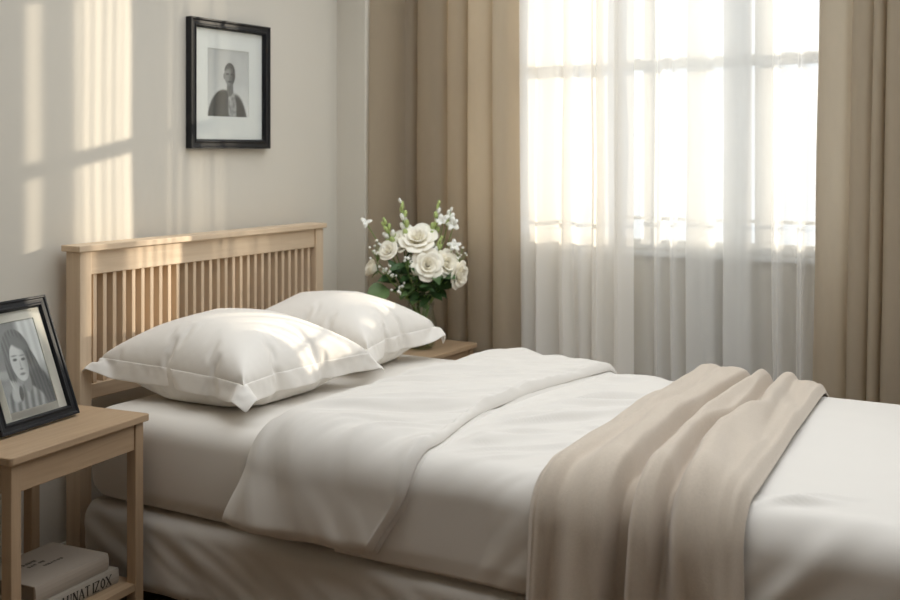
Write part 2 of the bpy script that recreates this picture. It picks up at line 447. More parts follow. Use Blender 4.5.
# ================================================================== BED
RC = 0.080
W = YF - YN; YC = (YF + YN) / 2
LT = W / 2 - RC; LA = RC * PI / 2
def prof(s):
    """point and outward normal on the rounded section of the mattress; s runs from the far side (-) over the top to the near side (+)"""
    s = np.asarray(s, float); sg = np.sign(s); a = np.abs(s)
    th = np.clip((a - LT) / RC, 0, PI / 2)
    dn = np.clip(a - LT - LA, 0, None)
    oy = np.minimum(a, LT) + RC * np.sin(th)
    z = ZT - RC + RC * np.cos(th) - dn
    return YC - sg * oy, z, -sg * np.sin(th), np.cos(th)
def s_at_z(z): return LT + LA + (ZT - RC - z)
def s_at_y(y): return YC - y

def drape_surface(X, S, H):
    Y, Z, ny, nz = prof(S)
    return np.stack([X, Y + ny * H, Z + nz * H], -1)

bed = empty('bed', (1.5, YC, 0))
tag(bed, 'double bed with pale wood slatted headboard and white upholstered base', 'bed')
def on_bed(o):
    o.parent = bed; o.matrix_parent_inverse = Matrix.Translation((-1.5, -YC, 0)); return o
HY0, HY1, HZ = 2.66, 4.05, 1.14
PW = 0.052
hb = on_bed(boxes('headboard', [(0.008, 0.060, HY0 + PW, HY1 - PW, HZ - 0.105, HZ - 0.022), (0.008, 0.060, HY0 + PW, HY1 - PW, 0.60, 0.652)], M['oak_y'], None, 0.002))
for y in (HY0, HY1 - PW):
    box('headboard_post', (0.0, 0.07, y, y + PW, 0.0, HZ - 0.022), M['oak_z'], hb, 0.003)
box('headboard_cap', (-0.012, 0.082, HY0 - 0.012, HY1 + 0.012, HZ - 0.022, HZ), M['oak_y'], hb, 0.003)
n_sl = 28
slat0 = None
pitch = (HY1 - HY0 - 2 * PW) / (n_sl + 0.35)
for k in range(n_sl):
    y = HY0 + PW + pitch * (k + 0.67)
    if slat0 is None:
        slat0 = box('headboard_slat', (0.014, 0.052, -0.0085, 0.0085, 0.652, HZ - 0.105), M['oak_z'], None, 0.0015); o = slat0
    else:
        o = slat0.copy(); COL.objects.link(o)
    o.location = (0, y, 0); o.parent = hb

# base with fitted cover (a few slanting pulls in the cloth)
def shell_box(name, x0, x1, y0, y1, z0, z1, r, nx, ns, nz_, mat, dispf):
    """box with rounded vertical and horizontal edges, built as rings around; dispf(arc, z) pushes the sides outward"""
    # plan ring
    seg = []
    def arc(cx, cy, a0, a1, n=6):
        for t in np.linspace(a0, a1, n): seg.append((cx + r * math.cos(t), cy + r * math.sin(t), math.cos(t), math.sin(t)))
    def line(p, q, nrm, n):
        for t in np.linspace(0, 1, n + 2)[1:-1]: seg.append((p[0] + (q[0] - p[0]) * t, p[1] + (q[1] - p[1]) * t, *nrm))
    arc(x0 + r, y0 + r, PI, 1.5 * PI); line((x0 + r, y0), (x1 - r, y0), (0, -1), nx)
    arc(x1 - r, y0 + r, 1.5 * PI, 2 * PI); line((x1, y0 + r), (x1, y1 - r), (1, 0), ns)
    arc(x1 - r, y1 - r, 0, 0.5 * PI); line((x1 - r, y1), (x0 + r, y1), (0, 1), nx)
    arc(x0 + r, y1 - r, 0.5 * PI, PI); line((x0, y1 - r), (x0, y0 + r), (-1, 0), ns)
    seg = np.array(seg)
    rings = []
    hr = min(r, 0.065)
    tz = [(z0 + hr - hr * math.cos(t), -hr + hr * math.sin(t)) for t in np.linspace(0, PI / 2, 6)]
    tz += [(z, 0.0) for z in np.linspace(z0 + hr, z1 - hr, nz_)[1:-1]]
    tz += [(z1 - hr + hr * math.sin(t), -hr + hr * math.cos(t)) for t in np.linspace(0, PI / 2, 7)]
    for z, off in tz:
        d = dispf(seg[:, 0], seg[:, 1], z) + off
        rings.append(np.stack([seg[:, 0] + seg[:, 2] * d, seg[:, 1] + seg[:, 3] * d, np.full(len(seg), z)], -1))
    cx, cy = (x0 + x1) / 2, (y0 + y1) / 2
    top = rings[-1]
    cen = np.array([cx, cy, 0])
    for k in (0.9, 0.6, 0.2):
        t = top.copy(); t[:, :2] = cen[:2] + (t[:, :2] - cen[:2]) * k; rings.append(t)
    P = np.array(rings)
    return grid_mesh(name, P, mat, None, closed_v=True, caps=True)

def base_disp(x, y, z):
    d = 0.010 * wrinkle(x, np.full_like(x, z), math.radians(-28), 0.5, 0.055, 3) + 0.008 * wrinkle(x + y, np.full_like(x, z), math.radians(-50), 0.4, 0.08, 9)
    return d
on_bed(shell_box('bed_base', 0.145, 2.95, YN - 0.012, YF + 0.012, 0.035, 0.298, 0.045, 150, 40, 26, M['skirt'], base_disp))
for fx, fy in ((0.25, YN + 0.15), (0.25, YF - 0.15), (2.8, YN + 0.15), (2.8, YF - 0.15)):
    bm = bmesh.new(); add_tube(bm, [(fx, fy, 0.0), (fx, fy, 0.05)], 0.03, 12)
    on_bed(bm_obj('foot', bm, M['black']))

def mat_disp(x, y, z):
    t = (z - 0.30) / 0.3
    return 0.010 * math.sin(PI * min(max(t, 0), 1)) + 0.006 * wrinkle(x, np.full_like(x, z), math.radians(75), 0.4, 0.12, 14)
mattress = shell_box('mattress', 0.155, 2.95, YN + 0.004, YF - 0.004, 0.300, ZT, 0.075, 120, 40, 16, M['cotton'], mat_disp)
tag(mattress, 'thick mattress in a white fitted sheet lying on the bed base', 'mattress')

# duvet: flat body tucked round the mattress + the turned-back top end
duvet = empty('duvet', (1.3, YC, ZT)); tag(duvet, 'white duvet spread over the bed with its top end folded back below the pillows', 'duvet')
def on_duvet(o):
    o.parent = duvet; o.matrix_parent_inverse = Matrix.Translation((-1.3, -YC, -ZT)); return o
def key(s, ks, vs): return np.interp(s, ks, vs)
sN = s_at_z(0.352); sF = -s_at_z(0.42)
kx = [sF, -LT, -0.2, 0.25, LT, LT + LA + 0.05, sN]
kl = [0.99, 0.955, 0.93, 0.915, 0.92, 0.885, 0.80]
kr = [1.52, 1.49, 1.41, 1.40, 1.485, 1.455, 1.325]
def smooth_key(s, ks, vs):
    s = np.asarray(s, float)
    w = np.linspace(-0.09, 0.09, 9)
    return sum(np.interp(s + d, ks, vs) for d in w) / 9
nx, ns = 260, 200
xs = np.linspace(1.20, 2.985, nx); smax = s_at_z(0.315)
ss = np.linspace(-smax, smax, ns)
X, S = np.meshgrid(xs, ss, indexing='ij')
top = 1 - sstep(LT - 0.1, LT + 0.12, np.abs(S))
fade = 1 - sstep(1.75, 2.2, X)
H = 0.017 + 0.0 * X
H = H + top * fade * (0.044 * wrinkle(X, S, math.radians(-50), 0.45, 0.085, 31) + 0.026 * wrinkle(X, S, math.radians(-42), 0.35, 0.040, 35))
H = H + top * 0.006 * wrinkle(X, S, math.radians(10), 0.6, 0.2, 33)
# tension folds fanning out from under the turned-back end
for (fx, fy, an, amp_, wd, ln) in ((1.50, 3.05, 50, 0.010, 0.016, 0.26), (1.50, 3.28, 47, 0.011, 0.014, 0.30), (1.55, 3.45, 42, 0.009, 0.016, 0.26), (1.62, 2.98, 40, 0.009, 0.018, 0.22),
                                   (1.60, 3.62, 38, 0.008, 0.014, 0.22), (1.66, 3.22, 44, 0.008, 0.014, 0.20), (1.55, 2.82, 58, 0.009, 0.02, 0.16)):
    ca, sa = math.cos(math.radians(-an)), math.sin(math.radians(-an))
    p = (X - fx) * ca + (S - (YC - fy)) * sa; q = -(X - fx) * sa + (S - (YC - fy)) * ca - 0.18 * p * p
    H = H + 1.6 * top * amp_ * np.exp(-(q / wd) ** 2 - (p / ln) ** 2)
side = sstep(LT + 0.02, LT + 0.2, S)
H = H + side * (0.016 * wrinkle(X, S, math.radians(-48), 0.35, 0.07, 37) * sstep(1.45, 1.75, X) + 0.012 * wrinkle(X, S, math.radians(80), 0.5, 0.18, 38))
calm = sstep(0.015, 0.11, X - smooth_key(S, kx, kr))
H = 0.017 + (H - 0.017) * calm
# the pull where the throw pins the cover
for (px_, ps_, an, amp, wd, ln) in ((2.47, LT - 0.04, 0.55, 0.026, 0.016, 0.08), (2.50, LT - 0.10, 0.45, 0.016, 0.014, 0.10), (2.50, LT + 0.16, 0.8, 0.012, 0.03, 0.16), (2.55, LT + 0.02, 0.1, 0.008, 0.03, 0.15)):
    c_, s_ = math.cos(an), math.sin(an)
    p = (X - px_) * c_ - (S - ps_) * s_; q = (X - px_) * s_ + (S - ps_) * c_
    H = H + amp * np.exp(-(q / wd) ** 2 - (p / ln) ** 2)
H = np.maximum(H, 0.013)
H = np.where(np.abs(S) > smax - 0.05, H * (1 - 0.5 * (np.abs(S) - smax + 0.05) / 0.05), H)
P = drape_surface(X, S, H)
# foot end: let the cover drop over the end of the mattress
foot = np.linspace(0, 1, 14)[1:]
ends = []
for t in foot:
    E = P[-1].copy(); E[:, 0] = 2.985 + 0.02 * np.sin(t * PI / 2); E[:, 2] = np.minimum(P[-1][:, 2], np.maximum(P[-1][:, 2] - t * 0.30, 0.33))
    ends.append(E)
P = np.concatenate([P, np.array(ends)], 0)
on_duvet(grid_mesh('duvet_cover', P, M['duvet'], None, solid=0.006, offset=-1))

# turned-back end
def fold_band(name, xl_off, xr_off, h0, thick, mat, seed, send, ql=0.12):
    ns, nq = 200, 90
    sv = np.linspace(sF, send, ns)
    qv = np.concatenate([np.linspace(0, 1, nq) ** 1.4 * 0.5, 1 - (np.linspace(1, 0, nq) ** 1.6) * 0.5])
    qv = np.unique(qv)
    Sg, Q = np.meshgrid(sv, qv, indexing='ij')
    xl = smooth_key(Sg, kx, kl) + xl_off; xr = smooth_key(Sg, kx, kr) + xr_off
    xr = xr + 0.006 * np.sin(Sg * 9) * (1 - Q)
    Xg = xl + (xr - xl) * Q
    left = np.sqrt(np.clip(1 - (1 - np.clip(Q / ql, 0, 1)) ** 2, 0, 1))
    right = np.clip((1 - Q) / 0.035, 0, 1) ** 0.5
    puff = 0.62 + 0.38 * np.exp(-((Q - 0.30) / 0.30) ** 2)
    t = thick * left * right * puff
    tp = 1 - sstep(LT - 0.05, LT + 0.1, np.abs(Sg))
    inner = sstep(0, 0.15, Q) * sstep(0, 0.06, 1 - Q)
    wr = tp * (0.036 * wrinkle(Xg, Sg, math.radians(-55), 0.5, 0.085, seed, 2) + 0.020 * wrinkle(Xg, Sg, math.radians(-48), 0.35, 0.035, seed + 2) + 0.010 * fbm(Xg * 4, Sg * 3, seed + 9, 1))
    wr = wr + (1 - tp) * (0.022 * wrinkle(Xg, Sg, math.radians(62), 0.5, 0.09, seed + 3, 2))
    t = t + wr * inner * (thick / 0.05)
    # hem stitching groove by the right edge
    t = t - 0.002 * np.exp(-((Xg - xr + 0.02) / 0.006) ** 2) * inner
    # ends close softly; the near hem flattens
    e = np.clip((send - Sg) / 0.03, 0, 1) ** 0.5 * np.clip((Sg - sF) / 0.03, 0, 1) ** 0.5
    t = np.maximum(t, 0.002) * (0.15 + 0.85 * e)
    # near hem: slack between the corners, kicked out a little
    kick = 0.03 * sstep(LT + 0.1, send, Sg) * (0.4 + 0.6 * (1 - Q))
    topP = drape_surface(Xg, Sg, h0 + t + kick)
    botP = drape_surface(Xg, Sg, h0 + 0.0 * t + kick * 0.9)
    sag = sstep(send - 0.12, send, Sg) * (0.014 * np.sin(Q * PI) + 0.006 * np.sin(Q * 9))
    topP[..., 2] -= sag; botP[..., 2] -= sag
    P = np.concatenate([topP, botP[:, ::-1]], 1)
    return grid_mesh(name, P, mat, None, closed_v=True, caps=True)
on_duvet(fold_band('turned_back_fold', 0.0, 0.0, 0.026, 0.050, M['duvet'], 41, sN))
on_duvet(fold_band('fold_underside', 0.10, 0.012, 0.011, 0.021, M['duvet'], 47, sN + 0.008))

# throw blanket
def gauss(t, c, w): return np.exp(-((t - c) / w) ** 2)
nt_, ns = 240, 220
sN2 = s_at_z(0.08); sF2 = -s_at_z(0.30)
sv = np.linspace(sF2, sN2, ns); tv = np.linspace(0, 1, nt_)
Sg, T = np.meshgrid(sv, tv, indexing='ij')
sn = (Sg + LT) / (2 * LT)              # 0 at far edge of the top, 1 at the near edge
xl = smooth_key(Sg, [sF2, -LT, 0, LT, sN2], [1.82, 1.80, 1.815, 1.84, 1.815])
xr = smooth_key(Sg, [sF2, -LT, 0, LT, sN2], [2.30, 2.285, 2.33, 2.385, 2.40])
Xg = xl + (xr - xl) * T + 0.012 * wrinkle(T * 0.5, Sg, math.radians(90), 0.5, 0.2, 61) * T * (1 - T) * 4
v1 = sum(np.interp(sn + d_, [-0.5, 0.0, 0.26, 0.8, 1.0, 1.5], [0.42, 0.46, 0.40, 0.41, 0.45, 0.42]) for d_ in (-0.08, -0.04, 0, 0.04, 0.08)) / 5
v2 = sum(np.interp(sn + d_, [-0.5, 0.0, 0.42, 0.65, 0.9, 1.05, 1.5], [0.60, 0.61, 0.66, 0.56, 0.60, 0.65, 0.62]) for d_ in (-0.06, -0.03, 0, 0.03, 0.06)) / 5
v0 = np.interp(sn, [-0.5, 0.0, 0.4, 1.0, 1.5], [0.24, 0.24, 0.28, 0.17, 0.10])
w1 = np.interp(sn, [0, 0.5, 1, 1.5], [0.05, 0.06, 0.055, 0.05])
def crease(d, w):
    """steep on the left (lobe rolls over), gentle on the right"""
    return np.where(d < 0, np.exp(-(d / (0.55 * w)) ** 2), np.exp(-(d / (1.9 * w)) ** 2))
amp = np.interp(sn, [-0.4, 0, 0.5, 1.0, 1.6], [0.032, 0.048, 0.070, 0.078, 0.100])
v3 = np.interp(sn, [-0.5, 0.0, 0.3, 0.7, 1.5], [0.78, 0.80, 0.84, 0.90, 0.95])
H = 0.040 + amp * (0.54 + 0.45 * gauss(T, v1 - 0.12, 0.11) + 0.55 * gauss(T, (v1 + v2) / 2 - 0.01, 0.06) + 0.50 * gauss(T, v2 + 0.13, 0.10) * (1 - 0.5 * sstep(0.9, 1.4, sn)))
H = H - amp * (1.15 * crease(T - v1, w1 * 0.75) + 0.95 * crease(T - v2, w1 * 0.62) * (1 - 0.85 * sstep(1.0, 1.35, sn)) + 0.30 * crease(T - v0, w1 * 1.2)
               + 0.35 * crease(T - v3, w1) * (1 - sstep(0.3, 0.8, sn)))
# a short fold running off the second valley across the right lobe
p_ = (sn - 0.62) - (T - 0.58) * (-0.75); q_ = (T - 0.60)
H = H + 0.016 * np.exp(-(p_ / 0.05) ** 2) * sstep(-0.02, 0.05, q_) * (1 - sstep(0.05, 0.32, q_))
H = H - 0.014 * np.exp(-((p_ + 0.075) / 0.04) ** 2) * sstep(-0.02, 0.05, q_) * (1 - sstep(0.03, 0.22, q_))
# slack where it bunches near the far edge
bun = gauss(sn, 0.0, 0.16)
H = H + bun * (0.016 * gauss(T, 0.20, 0.14) + 0.012 * gauss(T, 0.53, 0.05) + 0.006 * gauss(T, 0.72, 0.05))
H = H + 0.013 * wrinkle(T * 0.55, Sg, math.radians(66), 0.5, 0.10, 63, 1) + 0.007 * wrinkle(T * 0.55, Sg, math.radians(78), 0.35, 0.05, 66, 2) + 0.010 * fbm(T * 3, Sg * 4, 71, 2)
# hems: thin, close to the bed
edge = np.minimum(T, 1 - T)
H = 0.027 + (np.maximum(H, 0.029) - 0.027) * sstep(-0.02, 0.10, edge)
H = H + 0.004 * gauss(edge, 0.045, 0.006) * (T < 0.5) + 0.012 * gauss(T, 0.965, 0.022) + 0.006 * gauss(T, 0.03, 0.02)
P = drape_surface(Xg, Sg, H)
th = grid_mesh('throw_blanket', P, M['throw'], None, solid=0.006, offset=-1)
tag(th, 'beige linen throw blanket laid across the bed with long soft folds', 'blanket')

# ================================================================== PILLOWS
def make_pillow(name, cx, cy, lx, ly, fw, press, rz, lift, seed, label, n=44, frames=42):
    """a flat envelope lx x ly with a hem fw round it is blown up as cloth and settles on the mattress; the settled shape is kept"""
    rng = np.random.RandomState(seed)
    h = lx / n; m = int(round(ly / h)); k = max(2, int(round(fw / h)))
    bm = bmesh.new(); top = {}; bot = {}
    for p in range(-k, n + k + 1):
        for q in range(-k, m + k + 1):
            x = (p - n / 2) * h; y = (q - m / 2) * h
            inn = 0 < p < n and 0 < q < m
            top[p, q] = bm.verts.new((x, y, 0.08 + (0.004 if inn else 0) + rng.uniform(-0.0012, 0.0012)))
            bot[p, q] = bm.verts.new((x, y, 0.076)) if inn else top[p, q]
    bm.verts.index_update()
    T_ = {a: v.index for a, v in top.items()}; B_ = {a: v.index for a, v in bot.items()}
    body_f, hem_f = [], []
    for p in range(-k, n + k):
        for q in range(-k, m + k):
            c4 = [(p, q), (p + 1, q), (p + 1, q + 1), (p, q + 1)]
            bm.faces.new([top[a] for a in c4])
            if 0 <= p < n and 0 <= q < m:
                bm.faces.new([bot[a] for a in c4[::-1]])
                body_f += [[T_[a] for a in c4], [B_[a] for a in c4[::-1]]]
            else:
                hem_f.append([T_[a] for a in c4])
    blown = sorted({v for f in body_f for v in f})
    me = bpy.data.meshes.new('envelope'); bm.to_mesh(me); bm.free()
    o = bpy.data.objects.new('envelope', me); COL.objects.link(o)
    o.vertex_groups.new(name='blown').add(blown, 1.0, 'REPLACE')
    cl = o.modifiers.new('cloth', 'CLOTH'); cs = cl.settings
    cs.quality = 6; cs.mass = 0.25; cs.air_damping = 2.0
    cs.tension_stiffness = cs.compression_stiffness = 40; cs.shear_stiffness = 20; cs.bending_stiffness = 2.5; cs.effector_weights.gravity = 0.5
    cs.tension_damping = cs.compression_damping = cs.shear_damping = 8
    cs.use_pressure = True; cs.uniform_pressure_force = press; cs.vertex_group_pressure = 'blown'
    cl.collision_settings.distance_min = 0.004; cl.collision_settings.use_self_collision = False
    pm = bpy.data.meshes.new('bed_top'); pm.from_pydata([(-2, -2, 0), (2, -2, 0), (2, 2, 0), (-2, 2, 0)], [], [(0, 1, 2, 3)])
    pl_ = bpy.data.objects.new('bed_top', pm); COL.objects.link(pl_)
    pl_.modifiers.new('col', 'COLLISION'); pl_.collision.thickness_outer = 0.004; pl_.collision.cloth_friction = 20
    cl.point_cache.frame_start = 1; cl.point_cache.frame_end = frames
    for f in range(1, frames + 1): SC.frame_set(f)
    em = o.evaluated_get(bpy.context.evaluated_depsgraph_get()).to_mesh()
    P = np.array([v.co[:] for v in em.vertices])
    SC.frame_set(1)
    for ob in (o, pl_): bpy.data.objects.remove(ob)
    # the headboard end is propped up a little; the underside stays on the sheet
    x0, x1 = P[:, 0].min(), P[:, 0].max()
    back = np.clip((x1 - P[:, 0]) / (x1 - x0), 0, 1)
    P[:, 2] += lift * back ** 1.3 * sstep(0.0, 0.09, P[:, 2])
    P[:, 2] -= P[:, 2].min() - 0.001
    root = empty(name, (cx, cy, ZT), rz)
    tag(root, label, 'pillow', 'white pillows against the headboard')
    def part(pname, faces, solid):
        used = sorted({v for f in faces for v in f}); mp = {v: i_ for i_, v in enumerate(used)}
        me_ = bpy.data.meshes.new(pname); me_.from_pydata(P[used].tolist(), [], [[mp[v] for v in f] for f in faces])
        for p_ in me_.polygons: p_.use_smooth = True
        ob = link(pname, me_, M['pillow'], root)
        if solid:
            md = ob.modifiers.new('thick', 'SOLIDIFY'); md.thickness = solid; md.offset = 0
        md = ob.modifiers.new('sub', 'SUBSURF'); md.levels = 1; md.render_levels = 2
        return ob
    part('pillow_body', body_f, 0)
    part('flange', hem_f, 0.004)
    return root
make_pillow('pillow', 0.455, 3.032, 0.715, 0.712, 0.064, 46.0, math.radians(-2), 0.022, 4, 'plump white pillow with a wide flange, nearest the nightstand with the portrait')
make_pillow('pillow', 0.430, 3.665, 0.680, 0.600, 0.055, 68.0, math.radians(3), 0.022, 9, 'white pillow beside the vase of flowers, behind the nearer pillow')

# ================================================================== NIGHTSTANDS
def nightstand(loc, rz, w, d, h, label, split=0):
    """origin at the floor under the front right corner of the top; runs -x to the wall, -y to the left"""
    r = empty('nightstand', loc, rz); tag(r, label, 'nightstand', 'wooden nightstands')
    bm = bmesh.new(); add_box(bm, -d, 0, -w, 0, h - 0.022, h)
    vert = [e for e in bm.edges if abs(e.verts[0].co.z - e.verts[1].co.z) > 0.01 and e.verts[0].co.x > -0.01]
    bmesh.ops.bevel(bm, geom=vert, offset=0.012, segments=4, affect='EDGES', profile=0.5)
    bm_obj('tabletop', bm, M['stand_y'], r, bevel=0.003)
    lw = 0.037; i = 0.015
    for sx in (0, 1):
        for sy in (0, 1):
            x1 = -i if sx == 0 else -d + i + lw; y1 = -i if sy == 0 else -w + i + lw
            box('leg', (x1 - lw, x1, y1 - lw, y1, 0, h - 0.022), M['stand_z'], r, 0.003)
    box('apron', (-i - 0.028, -i - 0.006, -w + i + lw, -i - lw, h - 0.107, h - 0.022), M['stand_y'], r, 0.002)
    box('apron', (-d + i + 0.006, -d + i + 0.028, -w + i + lw, -i - lw, h - 0.107, h - 0.022), M['stand_y'], r, 0.002)
    for y in (-i - 0.028, -w + i + 0.006):
        box('apron', (-d + i + lw, -i - lw, y, y + 0.022, h - 0.107, h - 0.022), M['stand_y'], r, 0.002)
    boxes('shelf', [(-d + i + 0.004, -i - 0.004, -w + i + lw, -i - lw, 0.082, 0.104),
                    (-d + i + lw, -i - lw, -w + i + 0.004, -w + i + lw, 0.082, 0.104), (-d + i + lw, -i - lw, -i - lw, -i - 0.004, 0.082, 0.104)], M['stand_y'], r)
    return r
ST = math.radians(-5)
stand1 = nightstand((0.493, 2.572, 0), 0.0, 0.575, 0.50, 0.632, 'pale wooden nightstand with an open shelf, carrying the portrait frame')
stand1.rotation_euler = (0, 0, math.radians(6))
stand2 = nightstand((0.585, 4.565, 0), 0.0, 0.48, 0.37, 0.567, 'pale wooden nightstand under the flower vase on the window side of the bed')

# ================================================================== PICTURES
def image_mesh(name, w, h, fn, parent, nx=110, ny=150):
    """flat print in the local XZ plane facing -Y, grey tones as vertex colours"""
    u = np.linspace(0, 1, nx); v = np.linspace(0, 1, ny)
    U, V = np.meshgrid(u, v, indexing='ij')
    P = np.stack([(U - 0.5) * w, 0 * U, (V - 0.5) * h], -1)
    me = bpy.data.meshes.new(name)
    faces = [(i * ny + j, (i + 1) * ny + j, (i + 1) * ny + j + 1, i * ny + j + 1) for i in range(nx - 1) for j in range(ny - 1)]
    me.from_pydata(P.reshape(-1, 3).tolist(), [], faces)
    g = (np.clip(fn(U, V), 0, 1) ** 1.9).reshape(-1)
    ca = me.color_attributes.new('print', 'FLOAT_COLOR', 'POINT')
    buf = np.stack([g, g, g * 0.98, np.ones_like(g)], -1).astype(np.float32).ravel()
    ca.data.foreach_set('color', buf)
    return link(name, me, M['print'], parent)

def ell(U, V, cx, cy, rx, ry, soft=0.08, rot=0.0):
    c, s = math.cos(rot), math.sin(rot)
    x = (U - cx) * c + (V - cy) * s; y = -(U - cx) * s + (V - cy) * c
    d = np.sqrt((x / rx) ** 2 + (y / ry) ** 2)
    return 1 - sstep(1 - soft, 1 + soft, d)
def over(g, m, val): return g * (1 - m) + val * m

def man_print(U, V):
    g = 0.80 - 0.14 * V + 0.05 * U + 0.03 * fbm(U * 5, V * 5, 3)
    g = over(g, ell(U, V, 0.42, -0.10, 0.40, 0.50, 0.05, 0.10), 0.16 + 0.04 * fbm(U * 14, V * 14, 5))
    g = over(g, ell(U, V, 0.72, -0.16, 0.26, 0.50, 0.08, 0.12), 0.22 + 0.05 * fbm(U * 14, V * 14, 5))
    g = over(g, ell(U, V, 0.60, 0.15, 0.10, 0.27, 0.18, 0.10), 0.52 + 0.22 * fbm(U * 25, V * 25, 8))
    g = over(g, ell(U, V, 0.545, 0.43, 0.075, 0.12, 0.15), 0.36)
    g = over(g, ell(U, V, 0.54, 0.625, 0.130, 0.165, 0.06), 0.46 - 0.24 * sstep(0.50, 0.66, U))
    g = over(g, ell(U, V, 0.54, 0.632, 0.138, 0.170, 0.06) * sstep(0.69, 0.75, V + 0.25 * np.abs(U - 0.54)), 0.24)
    g = over(g, ell(U, V, 0.405, 0.60, 0.018, 0.045, 0.3), 0.42)
    for cx in (0.485, 0.60): g = over(g, ell(U, V, cx, 0.635, 0.032, 0.012, 0.4), 0.14)
    g = over(g, ell(U, V, 0.545, 0.585, 0.018, 0.042, 0.6), 0.34)
    g = over(g, ell(U, V, 0.54, 0.525, 0.045, 0.012, 0.5), 0.18)
    return g

def woman_print(U, V):
    g = 0.42 + 0.12 * (1 - V) + 0.06 * fbm(U * 3, V * 3, 4)
    g = over(g, sstep(0.52, 0.66, U) * sstep(0.30, 0.55, V), 0.80 + 0.05 * np.sin(U * 40))
    g = over(g, ell(U, V, 0.10, 0.42, 0.14, 0.05, 0.5), 0.62)
    strands = 0.05 * np.sin(U * 90 + V * 12) + 0.04 * fbm(U * 30, V * 4, 12)
    g = over(g, ell(U, V, 0.47, 0.66, 0.27, 0.25, 0.06), 0.34 + strands)
    g = over(g, ell(U, V, 0.66, 0.38, 0.20, 0.44, 0.08, 0.30), 0.30 + strands)
    g = over(g, ell(U, V, 0.78, 0.14, 0.22, 0.30, 0.15, 0.2), 0.20 + strands)
    g = over(g, ell(U, V, 0.28, 0.50, 0.09, 0.22, 0.15, -0.05), 0.34 + strands)
    g = over(g, ell(U, V, 0.40, -0.02, 0.42, 0.30, 0.06), 0.46 + 0.14 * np.sin(U * 46 - V * 10) + 0.05 * fbm(U * 12, V * 12, 6))
    g = over(g, ell(U, V, 0.52, 0.32, 0.085, 0.14, 0.15), 0.46)
    g = over(g, ell(U, V, 0.47, 0.53, 0.165, 0.215, 0.06, 0.10), 0.76 - 0.22 * sstep(0.48, 0.66, U))
    g = over(g, ell(U, V, 0.56, 0.745, 0.19, 0.07, 0.3, -0.35), 0.36)
    for cx, cy in ((0.40, 0.565), (0.565, 0.555)):
        g = over(g, ell(U, V, cx, cy + 0.045, 0.055, 0.009, 0.8), 0.46)
        g = over(g, ell(U, V, cx, cy, 0.040, 0.015, 0.6), 0.26)
    g = over(g, ell(U, V, 0.485, 0.49, 0.016, 0.05, 0.8), 0.62); g = over(g, ell(U, V, 0.485, 0.452, 0.034, 0.010, 0.6), 0.45)
    g = over(g, ell(U, V, 0.48, 0.395, 0.052, 0.015, 0.6), 0.38)
    g = over(g, ell(U, V, 0.27, 0.20, 0.12, 0.09, 0.2, 0.6), 0.66)
    for k in range(4): g = over(g, ell(U, V, 0.22 + 0.042 * k, 0.30 - 0.010 * k, 0.018, 0.065, 0.3, 0.35), 0.72 - 0.05 * k)
    g = over(g, ell(U, V, 0.345, 0.19, 0.04, 0.085, 0.25, -0.3), 0.18)
    return g

def picture(name, w, h, bar, depth, mat_l, mat_r, mat_b, mat_t, fn, label, cat, matm):
    """frame in local XZ, front facing -Y, origin at the bottom centre of the back"""
    r = empty(name); tag(r, label, cat)
    bm = bmesh.new()
    # moulded bar: mitred section swept round the rectangle
    sec = [(0, 0), (0, -depth), (bar * 0.18, -depth), (bar * 0.30, -depth + 0.004), (bar * 0.62, -depth + 0.004), (bar * 0.70, -depth + 0.001), (bar * 0.82, -depth + 0.001), (bar, -depth + 0.010), (bar, 0)]
    rings = []
    for sx, sz in ((-1, 0), (1, 0), (1, 1), (-1, 1)):
        ring = []
        for o_, y in sec:
            x = sx * (w / 2 - o_); z = o_ if sz == 0 else h - o_
            ring.append(bm.verts.new((x, y, z)))
        rings.append(ring)
    for i in range(4):
        a, b = rings[i], rings[(i + 1) % 4]
        for k in range(len(sec)):
            k2 = (k + 1) % len(sec)
            bm.faces.new((a[k], a[k2], b[k2], b[k]))
    bm_obj('frame', bm, M['black'], r, bevel=0.0008)
    iw0, iw1, iz0, iz1 = -w / 2 + bar * 0.9, w / 2 - bar * 0.9, bar * 0.9, h - bar * 0.9
    box('backing', (iw0, iw1, -0.008, -0.001, iz0, iz1), M['black'], r)
    # mat board with a window cut in it
    x0, x1, z0, z1 = -w / 2 + bar + mat_l, w / 2 - bar - mat_r, bar + mat_b, h - bar - mat_t
    boxes('mat_board', [(iw0, x0, -0.0115, -0.0085, iz0, iz1), (x1, iw1, -0.0115, -0.0085, iz0, iz1),
                        (x0, x1, -0.0115, -0.0085, iz0, z0), (x0, x1, -0.0115, -0.0085, z1, iz1)], matm, r)
    p = image_mesh('photo_print', x1 - x0 + 0.004, z1 - z0 + 0.004, fn, r); p.location = ((x0 + x1) / 2, -0.0084, (z0 + z1) / 2)
    box('glass', (iw0, iw1, -depth + 0.0105, -depth + 0.0125, iz0, iz1), M['pic_glass'], r)
    return r
pic = picture('wall_picture', 0.490, 0.528, 0.038, 0.030, 0.075, 0.085, 0.095, 0.078, man_print,
              'black framed portrait of a man in a white mat, hanging above the bed', 'picture', M['mat'])
pic.location = (WALL_X + 0.001, 3.543, 1.476); pic.rotation_euler = (0, 0, PI / 2)

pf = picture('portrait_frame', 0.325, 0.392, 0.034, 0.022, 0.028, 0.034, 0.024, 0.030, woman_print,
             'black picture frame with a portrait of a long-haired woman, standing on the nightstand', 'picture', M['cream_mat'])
LEAN = math.radians(21)
pf.matrix_world = Matrix.Translation((0.325, 2.275, 0.6335)) @ Matrix.Rotation(PI / 2 + math.radians(8), 4, 'Z') @ Matrix.Rotation(-LEAN, 4, 'X')
